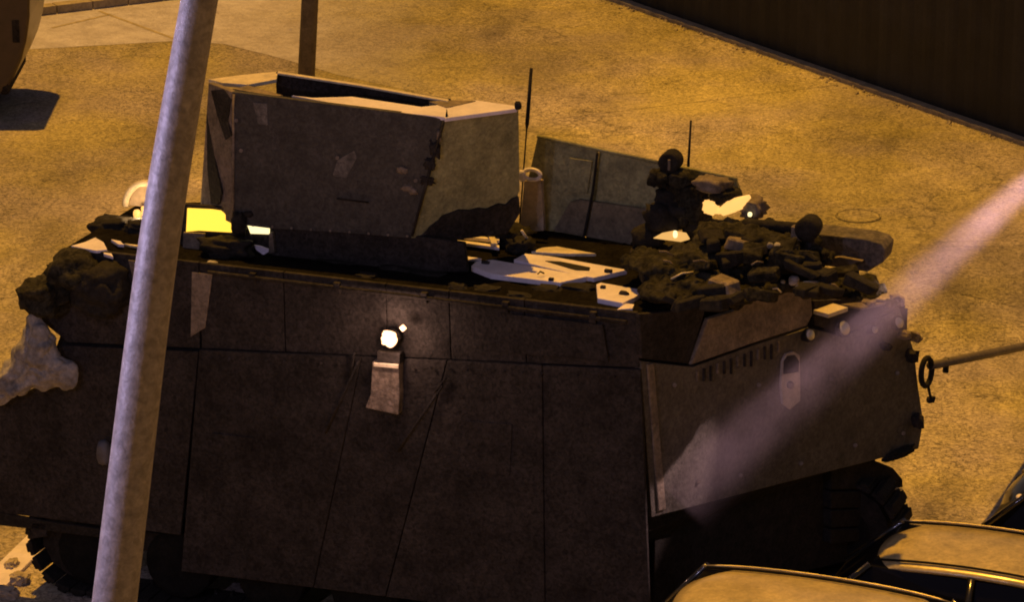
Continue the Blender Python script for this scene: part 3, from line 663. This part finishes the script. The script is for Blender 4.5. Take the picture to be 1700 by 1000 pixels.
tag(put('angle_strip', MB().prism([PW(x, y, 1.42) for x, y in ((1346, 425), (1380, 429), (1395, 427), (1432, 434), (1395, 445), (1350, 436))], WD * .05).mesh(bevel=.004), M['brown']), 'dusty light strip of metal leaning on the brown box', 'metal strip')
for i, (x, y, r) in enumerate(((1279, 408, .03), (1292, 410, .04), (1318, 466, .045), (1300, 468, .022))):
    tag(lump('canister', PW(x, y, .72 if i < 2 else .62), ax, (r, r, r * .9), M['cloth'], None, amp=.25, sub=2, seed=i),
        ('tiny pale canister beside a slightly larger one, above the front deck cover', 'small round canister right beside a tinier pale one', 'largest pale lump, on the lower folds of the cover', 'tiny pale lump left of the largest one')[i], 'canister')
put('handrail', MB().tube([PW(1322, 478, .5), PW(1336, 470, .5), PW(1352, 470, .5), PW(1366, 474, .5)], .018, 7).mesh(True), M['palebar'], veh)

# ---- rear left corner clutter
def gear(name, px, py, w, rx, rz, m, label, cat, seed, amp=.5, ry=.25, sub=4, freq=1.35):
    return tag(lump(name, PW(px, py, w), ax, (rx, ry, rz), M[m], None, amp=amp, seed=seed, sub=sub, freq=freq), label, cat)
gear('duffel_bag', 80, 490, -.12, .22, .17, 'net', 'dark lumpy bag hanging lowest on the rear left corner', 'bag', 81, .4)
gear('duffel_bag', 125, 455, -.06, .24, .19, 'net', 'dark bag strapped beside the hanging rear bag, top of the corner', 'bag', 82, .38)
gear('duffel_bag', 170, 478, -.10, .26, .22, 'black', 'large black bag against the rear side plate', 'bag', 83, .3)
gear('rolled_tarpaulin', 192, 377, .9, .24, .10, 'black', 'short black rolled tarpaulin on the rear deck', 'tarpaulin roll', 84, .35, .15)
gear('helmet_bag', 235, 380, .85, .12, .09, 'black', 'small black bundle between the roll and the pole', 'bag', 85, .4, .15)
gear('cover_bundle', 375, 412, .38, .24, .10, 'black', 'black bundle lying under the bright yellow gap', 'bundle', 86, .5, .12)
gear('cover_bundle', 350, 440, .1, .05, .035, 'cloth', 'small grey rag on the deck edge right of the big pole', 'rag', 87, .4, .05, 3)
gear('rag', 265, 395, .5, .10, .03, 'cloth', 'flat grey rag on the rear deck beside the big pole', 'rag', 88, .5, .08, 3)
# pale plates on the rear deck
lid('deck_strip', ((118, 408), (140, 402), (158, 394), (172, 402), (178, 414), (160, 416)), ZD + .05, .03)
lid('deck_strip', ((172, 414), (184, 418), (188, 426), (172, 421)), ZD + .03, .03)
lid('deck_strip', ((184, 397), (200, 400), (206, 406), (196, 405)), ZD + .05, .03)
lid('deck_strip', ((205, 404), (245, 408), (245, 412), (215, 407)), ZD + .04, .02, 'palebar')
# open round hatch lid
hc = PW(248, 346, 1.3)
rh = put('open_hatch', MB().tube([hc + LD * (.25 * math.cos(t * math.pi / 12)) + ZV * (.25 * math.sin(t * math.pi / 12)) - LD * 0 for t in range(13)], .034, 10).mesh(True), M['palebar'], veh)
put('inner_face', MB().prism([hc + WD * .03 + LD * (.22 * math.cos(t * math.pi / 12)) + ZV * (.23 * math.sin(t * math.pi / 12)) for t in range(13)], WD * .04).mesh(), mat('tan_lid', (.40, .32, .22), .6, grain=.1), rh)
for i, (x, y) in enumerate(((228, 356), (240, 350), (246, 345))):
    lump('glow_hinge', PW(x, y, 1.2), ax, (.035, .03, .05), M['amber'], rh, amp=.5, seed=90 + i, sub=2)  # hinges glow to brighten the open lid

al = bpy.data.lights.new('hatch_fill', 'POINT'); al.energy = 9; al.color = (1, .62, .28); al.shadow_soft_size = .03  # fill light added to brighten the open hatch lid
alo = bpy.data.objects.new('hatch_fill', al); COL.objects.link(alo); alo.parent = veh; alo.location = PW(236, 352, 1.0) - WLOC[veh]
# grey-white sheet draped over the rear left corner
mb = MB(); n = 26; grid = []
outline = [(-30, 690), (0, 672), (38, 660), (48, 640), (105, 646), (128, 640), (135, 618), (122, 600), (96, 590), (92, 568), (95, 555), (72, 530), (57, 517), (44, 540), (30, 575), (15, 600), (-30, 640)]
cx, cy = 45, 615
rings = [[], [], [], []]
for x, y in outline:
    for r_, t in enumerate((1, .75, .5, .25)):
        rings[r_].append((cx + (x - cx) * t, cy + (y - cy) * t))
vs = []; m_ = len(outline)
for ri in rings:
    for x, y in ri:
        w = -.22 - .10 * noise.noise(Vector((x * .035, y * .035, 3))) - (.12 if ri is not rings[0] else 0)
        vs.append(PW(x, y, w))
vs.append(PW(cx, cy, -.36)); fs = []
for r_ in range(3):
    for i in range(m_):
        j = (i + 1) % m_; fs.append((r_ * m_ + i, r_ * m_ + j, (r_ + 1) * m_ + j, (r_ + 1) * m_ + i))
for i in range(m_): fs.append((3 * m_ + i, 3 * m_ + (i + 1) % m_, 4 * m_))
me = MB().add(vs, fs).mesh(True)
sh_ = tag(put('crumpled_sheet', me, M['cloth']), 'crumpled grey-white sheet hanging on the rear left corner of the vehicle', 'sheet')
sm = sh_.modifiers.new('s', 'SUBSURF'); sm.levels = sm.render_levels = 3
tx = bpy.data.textures.new('fold', 'CLOUDS'); tx.noise_scale = .16
dm = sh_.modifiers.new('d', 'DISPLACE'); dm.texture = tx; dm.strength = .16
so = sh_.modifiers.new('t', 'SOLIDIFY'); so.thickness = .01
tag(lump('plastic_canister', PW(172, 752, -.1), ax, (.06, .06, .12), mat('blue_grey_plastic', (.10, .10, .12), .6), None, amp=.15, seed=4), 'blue-grey canister fixed low on the side just left of the big pole', 'canister')

# ------------------------------------------------------------------ near street lamp
y_p = 15.6
def PY(px, py, y=y_p): return PP(px, py, Vector((0, y, 0)), Vector((0, 1, 0)))
ctr = [(190, 1000, 37), (243, 560, 34.5), (275, 330, 33.5), (310, 120, 31.5), (331, 0, 30.5)]
pts = []; rads = []
b0, b1 = PY(190, 1000), PY(217, 780)
sl_ = (b1 - b0) / (b1.z - b0.z)
pts.append(b0 - sl_ * b0.z); rads.append(.125)
pts.append(b0 - sl_ * 2); rads.append(.115)
for x, y, r in ctr:
    p = PY(x, y); pts.append(p); rads.append(r / F * (p - CAMP).length)
t = (pts[-1] - pts[-2]).normalized()
pts += [pts[-1] + t * .8, pts[-1] + t * 1.5]; rads += [rads[-1] * .97, rads[-1] * .92]
lamp = thing('street_lamp', pts[0], 'tall grey galvanised street lamp pole slanting across the near left side', 'street lamp')
# resample smoothly
def smooth(P, Rr, n=8):
    o, q = [], []
    for i in range(len(P) - 1):
        p0, p1, p2, p3 = P[max(i - 1, 0)], P[i], P[i + 1], P[min(i + 2, len(P) - 1)]
        for k in range(n):
            u = k / n
            o.append(.5 * ((2 * p1) + (p2 - p0) * u + (2 * p0 - 5 * p1 + 4 * p2 - p3) * u * u + (3 * p1 - p0 - 3 * p2 + p3) * u ** 3)); q.append(Rr[i] * (1 - u) + Rr[i + 1] * u)
    return o + [P[-1]], q + [Rr[-1]]
sp, sr = smooth(pts[1:], rads[1:])
put('pole', MB().tube([pts[0]] + sp, [rads[0]] + sr, 32).mesh(True), M['pole'], lamp)
put('base_plate', MB().box(pts[0] + ZV * .012, Vector((1, 0, 0)), Vector((0, 1, 0)), ZV, .2, .2, .012).mesh(bevel=.004), M['pole'], lamp)
tp = pts[-1]; hd_c = tp + Vector((-2.2, .9, .35))
put('arm', MB().tube([tp - t * .1, tp + Vector((-.2, .05, .2)), tp + Vector((-1.0, .45, .38)), hd_c], [.06, .05, .045, .04], 12).mesh(True), M['pole'], lamp)
head = put('lamp_head', MB().tube([hd_c + Vector((.25, -.1, 0)), hd_c, hd_c + Vector((-.45, .2, 0)), hd_c + Vector((-.6, .26, 0))], [.05, .13, .13, .04], 14).mesh(True), M['pole'], lamp)
put('lamp_glass', MB().box(hd_c + Vector((-.22, .1, -.13)), Vector((1, 0, 0)), Vector((0, 1, 0)), ZV, .2, .09, .012).mesh(bevel=.004), emit('violet_white_lamp', (.85, .78, 1), 6), head)
pl = bpy.data.lights.new('street_lamp_light', 'POINT'); pl.energy = 260; pl.color = (.72, .62, 1); pl.shadow_soft_size = .12
plo = bpy.data.objects.new('street_lamp_light', pl); COL.objects.link(plo); plo.parent = lamp; plo.location = hd_c + Vector((-.22, .1, -.28)) - WLOC[lamp]

p2 = Vector((-7.0, 14.6, 0))  # unseen lamp added to light the slanting pole from the left
l2_ = thing('street_lamp', p2, 'unseen lamp added outside the left edge, throwing violet-white light on the slanting pole', 'street lamp')
put('pole', MB().tube([p2, p2 + ZV * 7, p2 + ZV * 8.1 + Vector((.15, .1, 0)), p2 + ZV * 8.4 + Vector((.9, .5, 0))], [.1, .07, .055, .045], 14).mesh(True), M['pole'], l2_)  # pole of the added unseen lamp
h2 = p2 + ZV * 8.4 + Vector((1.0, .55, 0))
hh = put('lamp_head', MB().tube([h2 - Vector((.15, .08, 0)), h2, h2 + Vector((.35, .18, 0)), h2 + Vector((.5, .26, 0))], [.05, .12, .12, .04], 14).mesh(True), M['pole'], l2_)  # head of the added unseen lamp
put('lamp_glass', MB().box(h2 + Vector((.2, .1, -.125)), Vector((1, 0, 0)), Vector((0, 1, 0)), ZV, .16, .08, .012).mesh(bevel=.004), emit('violet_white_glass', (.85, .78, 1), 6), hh)
p2l = bpy.data.lights.new('street_lamp_light', 'POINT'); p2l.energy = 480; p2l.color = (.70, .60, 1); p2l.shadow_soft_size = .12
p2o = bpy.data.objects.new('street_lamp_light', p2l); COL.objects.link(p2o); p2o.parent = l2_; p2o.location = h2 + Vector((.2, .1, -.26)) - WLOC[l2_]  # light of the added unseen lamp

# ------------------------------------------------------------------ added unseen lamp and a haze tube shaped as the light streak
src = PP(1960, 78, Vector((0, 29.6, 0)), Vector((0, 1, 0))); tgt = PF(1120, 832, .02)
bd = (tgt - src).normalized()
fl = thing('added_floodlight', Vector((src.x + .35, src.y, 0)), 'unseen lamp added beyond the right edge to throw the violet streak onto the vehicle front', 'added_floodlight')
fb = Vector((src.x + .35, src.y, 0)); put('post', MB().tube([fb, fb + ZV * (src.z + .2)], .05, 12).mesh(True), M['pole2'], fl)  # post of the added unseen lamp
hs = put('added_housing', MB().tube([src - bd * .35, src - bd * .3, src - bd * .02], [.08, .2, .24], 18).mesh(), M['black'], fl)
put('lens', MB().tube([src - bd * .05, src - bd * .03], .20, 18).mesh(), emit('added_floodlight_lens', (.9, .75, 1), 4), hs)
fs_ = bpy.data.lights.new('floodlight_beam', 'SPOT'); fs_.energy = 7500; fs_.color = (1, .64, .64); fs_.spot_size = R(9.5); fs_.spot_blend = 1; fs_.shadow_soft_size = .03
fo = bpy.data.objects.new('floodlight_beam', fs_); COL.objects.link(fo); fo.parent = fl; fo.location = src + bd * .02 - WLOC[fl]  # beam of the added unseen lamp, for the streak
fo.rotation_euler = (-bd).to_track_quat('Z', 'Y').to_euler()
Lb = (tgt - src).length
mb = MB().tube([Vector((0, 0, z)) for z in (0, Lb * .25, Lb * .5, Lb * .75, Lb * .985)], [.42, .42, .44, .50, .56], 24)
me = mb.mesh(True)
bo = bpy.data.objects.new('streak_haze', me); COL.objects.link(bo)
bo.location = src + bd * .05; bo.rotation_euler = bd.to_track_quat('Z', 'Y').to_euler()
bo['kind'] = 'stuff'; bo['label'] = 'violet streak shaped as a tube of haze slanting from the right edge onto the vehicle front'; bo['category'] = 'dust'
vm = bpy.data.materials.new('streak_volume'); vm.use_nodes = True; N, Lk = vm.node_tree.nodes, vm.node_tree.links
N.remove(N['Principled BSDF'])
pv = N.new('ShaderNodeVolumePrincipled'); pv.inputs['Color'].default_value = (1, .82, .94, 1); pv.inputs['Anisotropy'].default_value = .1
tc = N.new('ShaderNodeTexCoord'); sx = N.new('ShaderNodeSeparateXYZ'); Lk.new(tc.outputs['Object'], sx.inputs[0])
def mth(op, a, b=None):
    n = N.new('ShaderNodeMath'); n.operation = op; n.use_clamp = False
    for i, v in enumerate((a, b)):
        if v is None: continue
        if isinstance(v, (int, float)): n.inputs[i].default_value = v
        else: Lk.new(v, n.inputs[i])
    return n.outputs[0]
r2 = mth('SQRT', mth('ADD', mth('MULTIPLY', sx.outputs[0], sx.outputs[0]), mth('MULTIPLY', sx.outputs[1], sx.outputs[1])))
rad = mth('ADD', mth('MULTIPLY', sx.outputs[2], .14 / Lb), .40)
q_ = mth('DIVIDE', r2, rad)
ms = N.new('ShaderNodeMapRange'); ms.interpolation_type = 'SMOOTHSTEP'; ms.inputs[1].default_value = 1; ms.inputs[2].default_value = .0; ms.inputs[3].default_value = 0; ms.inputs[4].default_value = 1
Lk.new(q_, ms.inputs[0])
nzv = N.new('ShaderNodeTexNoise'); nzv.inputs['Scale'].default_value = 1.6; nzv.inputs['Detail'].default_value = 3; Lk.new(tc.outputs['Object'], nzv.inputs['Vector'])
ms2 = N.new('ShaderNodeMapRange'); ms2.inputs[1].default_value = .34; ms2.inputs[2].default_value = .66; ms2.inputs[3].default_value = .35; ms2.inputs[4].default_value = 1.5; Lk.new(nzv.outputs['Fac'], ms2.inputs[0])
Lk.new(mth('MULTIPLY', mth('MULTIPLY', mth('POWER', ms.outputs[0], 1.7), ms2.outputs[0]), .42), pv.inputs['Density'])
Lk.new(pv.outputs[0], N['Material Output'].inputs['Volume'])
me.materials.append(vm)

pk0, pk1 = PZ(-40, 1000, .02), PZ(70, 892, .02); pkd = (pk1 - pk0); pkl = pkd.length; pkd.normalize()
tag(put('plank', MB().box((pk0 + pk1) / 2, pkd, pkd.cross(ZV), ZV, pkl / 2, .14, .02).mesh(bevel=.006), M['pale']), 'pale plank lying on the ground behind the near track', 'plank')
for i in range(3):
    tag(lump('rubble_stone', PZ((8, 34, 20)[i], (985, 962, 940)[i], .04), (LD, WD, ZV), ((.14, .09, .06)[i], .09, .06), M['kerb'], None, amp=.4, seed=200 + i, sub=3, flat=True),
        ('largest stone on the ground in the lower left corner', 'mid-sized stone on the ground between two others, lower left corner', 'smallest stone on the ground in the lower left corner')[i], 'stone')
# ------------------------------------------------------------------ cars in the near row
HD = Vector((math.cos(R(22)), -math.sin(R(22)), 0)); CW = Vector((math.sin(R(22)), math.cos(R(22)), 0))
def car(corner, zr, over, paint, label, gname='cars parked in front of the vehicle', roof_l=1.9, body_l=4.2, wid=1.72, name='parked_car', hx=.56, slant=.55):
    """corner: roof's near rear corner in the world; car points along HD (rear at the left end)"""
    o = corner - HD * (over) + CW * (hx - 0) ; o = Vector((o.x, o.y, 0))    # rear end, centre line
    t = thing(name, o + HD * body_l / 2, label, 'car', gname)
    def P(l, w, z): return o + HD * l + CW * w + ZV * z
    h = wid / 2; belt = zr * .62
    st = [(0.0, .42, .62, h * .86), (.06, .32, belt * .93, h * .95), (.35, .25, belt, h), (body_l * .5, .22, belt * 1.0, h), (body_l - 1.1, .25, belt * .97, h), (body_l - .35, .28, belt * .8, h * .94), (body_l, .38, belt * .62, h * .8)]
    vs, fs = [], []; K = 12
    for l, z0, z1, hw in st:
        prof = [(-hw * .9, z0), (-hw, z0 + .12), (-hw * 1.0, (z0 + z1) / 2), (-hw * .985, z1 - .10), (-hw * .93, z1 - .02), (-hw * .7, z1 + .015), (hw * .7, z1 + .015), (hw * .93, z1 - .02), (hw * .985, z1 - .10), (hw, (z0 + z1) / 2), (hw, z0 + .12), (hw * .9, z0)]
        vs += [P(l, a, b) for a, b in prof]
    for i in range(len(st) - 1):
        for k in range(K): fs.append((i * K + k, i * K + (k + 1) % K, (i + 1) * K + (k + 1) % K, (i + 1) * K + k))
    fs += [tuple(range(K)), tuple(range((len(st) - 1) * K, len(st) * K))]
    bd_ = put('body', MB().add(vs, fs).mesh(True, 0), paint, t)
    mo = bd_.modifiers.new('s', 'SUBSURF'); mo.levels = mo.render_levels = 2
    # greenhouse (glass) below a crowned roof
    r0, r1 = over, over + roof_l
    gl = [(r0 - slant, belt - .05, h * .9), (r0 + .04, zr - .05, hx * .97), (r1 - .05, zr - .05, hx * .97), (r1 + slant * 1.3, belt - .05, h * .88)]
    v = []
    for l, z, hw in gl: v += [P(l, -hw, z), P(l, hw, z)]
    ll = [(r0 - slant, belt - .2, h * .9), (r1 + slant * 1.3, belt - .2, h * .88)]
    for l, z, hw in ll: v += [P(l, -hw, z), P(l, hw, z)]
    f = [(0, 1, 3, 2), (2, 3, 5, 4), (4, 5, 7, 6), (0, 2, 4, 6, 10, 8), (1, 9, 11, 7, 5, 3), (8, 10, 11, 9), (0, 8, 9, 1), (6, 7, 11, 10)]
    put('windows', MB().add(v, f).mesh(), M['glass'], t)
    # roof: crowned grid with rounded corners
    nl, nw = 22, 14; vs, fs = [], []
    for i in range(nl + 1):
        u = i / nl; 
        for j in range(nw + 1):
            s = j / nw * 2 - 1
            e = 1 - .10 * abs(2 * u - 1) ** 6
            end = .10 * (s * s) * (1 - 2 * u)     # bowed ends
            z = zr + .055 * (1 - abs(s) ** 2.4) + .05 * (1 - (2 * u - 1) ** 2) - .05 - (.05 * max(0, abs(2 * u - 1) - .85) / .15)
            vs.append(P(r0 + u * roof_l + end, s * hx * e, z))
    for i in range(nl):
        for j in range(nw):
            a = i * (nw + 1) + j; fs.append((a, a + 1, a + nw + 2, a + nw + 1))
    rf = put('roof', MB().add(vs, fs).mesh(True), paint, t)
    so = rf.modifiers.new('t', 'SOLIDIFY'); so.thickness = .03; so.offset = -1
    for s in (-1, 1):
        pts_ = [P(r0 + .02 + u * (roof_l - .04), s * hx * .965 * (1 - .09 * abs(2 * u - 1) ** 6), zr + .012 + .05 * (1 - (2 * u - 1) ** 2) - .03) for u in [k / 16 for k in range(17)]]
        put('roof_seam', MB().tube([P(r0 + .06 + u * (roof_l - .12), s * hx * .84, zr + .024 + .05 * (1 - (2 * u - 1) ** 2) - .034) for u in [k / 12 for k in range(13)]], .012, 6).mesh(True), M['rubber'], t)
        if s > 0: put('roof_trim', MB().tube(pts_, .012, 6).mesh(True), M['trim'], t)
        for (l0, z0, w0_, l1, z1, w1_) in ((r0 - slant, belt, h * .9, r0 + .04, zr - .03, hx * .98), (r1 + slant * 1.3, belt, h * .88, r1 - .04, zr - .03, hx * .98), (r0 + roof_l * .5, belt, h * .95, r0 + roof_l * .5, zr - .03, hx * .99)):
            put('pillar', MB().tube([P(l0, s * w0_, z0 - .04), P(l1, s * w1_, z1)], .032, 8).mesh(True), M['blackpaint'], t)
        put('mirror', lump_mesh(P(r1 + .35, s * (h + .10), belt + .06), (HD, CW, ZV), (.07, .10, .07)), paint, t)
        for l in (.75, body_l - .8):
            c = P(l, s * (h - .12), .32)
            wh = put('wheel', MB().tube([c - CW * .1, c - CW * .08, c + CW * .08, c + CW * .1], [.27, .32, .32, .27], 24).mesh(), M['rubber'], t)
            put('rim', MB().tube([c - CW * .105, c + CW * .105], .19, 18).mesh(), M['trim'], wh)
        put('headlight', lump_mesh(P(body_l - .1, s * h * .62, belt * .66), (HD, CW, ZV), (.10, .16, .07)), M['chrome'], t)
        put('tail_light', lump_mesh(P(.06, s * h * .78, belt * .85), (HD, CW, ZV), (.06, .09, .10)), M['rubber'], t)
    return t, P
def lump_mesh(c, ax_, r):
    bm = bmesh.new(); bmesh.ops.create_icosphere(bm, subdivisions=3, radius=1)
    for v in bm.verts: v.co = Vector(c) + ax_[0] * v.co.x * r[0] + ax_[1] * v.co.y * r[1] + ax_[2] * v.co.z * r[2]
    me = bpy.data.meshes.new('m'); bm.to_mesh(me); bm.free()
    for p in me.polygons: p.use_smooth = True
    return me
car(PZ(1436, 932, 1.42), 1.42, .48, M['silver'], 'car with a dull silver roof in the lower right corner')
car(PZ(1088, 1018, 1.72), 1.72, .62, M['sand'], 'car whose pale roof edge just shows at the bottom below the vehicle', roof_l=2.2, hx=.60)
ct, CP = car(PZ(1742, 785, 1.35), 1.35, .62, M['blackpaint'], 'glossy black car showing only its rounded rear at the right edge')
put('rear_shell', lump_mesh(CP(1.55, 0, .72), (HD, CW, ZV), (1.52, .80, .74)), M['blackpaint'], ct)
for l_, w_, z_ in ((.30, -.34, .98), (.20, -.52, .82)):
    put('painted_glint', lump_mesh(CP(l_, w_, z_), (HD, CW, ZV), (.035, .05, .025)), M['pale'], ct)  # pale lumps stand in for glossy highlights on the black paint

# ------------------------------------------------------------------ van at the top left
vo_ = PZ(40, 200, 0)
van = thing('parked_van', vo_ - Vector((2.2, -1, 0)), 'dark brown van cut off by the top left corner of the picture', 'van')
X, Y = Vector((1, 0, 0)), Vector((0, 1, 0))
prof = [(0.30, .30), (.46, .42), (.60, .62), (.72, .88), (.80, 1.15), (.86, 1.5), (.88, 1.9), (.86, 2.25), (.76, 2.42)]
vb = []
base = vo_ - X * .72
pf = [base + X * a + ZV * z for a, z in [(-4.2, .32)] + prof + [(-4.2, 2.42)]]
put('body', MB().prism(pf, Y * 1.9).mesh(bevel=.07, seg=3), M['van'], van)
for yy in (.12, 1.7):
    for xx in (-.02, -3.2):
        c = base + X * xx + Y * yy + ZV * .34
        w = put('wheel', MB().tube([c - Y * .16, c - Y * .13, c + Y * .1], [.28, .34, .34], 24).mesh(), M['rubber'], van)
        put('rim', MB().tube([c - Y * .165, c - Y * .1], .18, 16).mesh(), M['trim'], w)
put('bumper', MB().box(base + X * .46 + Y * .95 + ZV * .45, X, Y, ZV, .06, .95, .08).mesh(bevel=.04), M['dark'], van)
put('side_window', MB().box(base + X * -1.2 + Y * -.004 + ZV * 1.85, X, Y, ZV, .8, .006, .28).mesh(), M['glass'], van)
put('rear_light', MB().box(base + X * .66 + Y * -.004 + ZV * 1.3, X, Y, ZV, .05, .01, .16).mesh(), M['dark'], van)
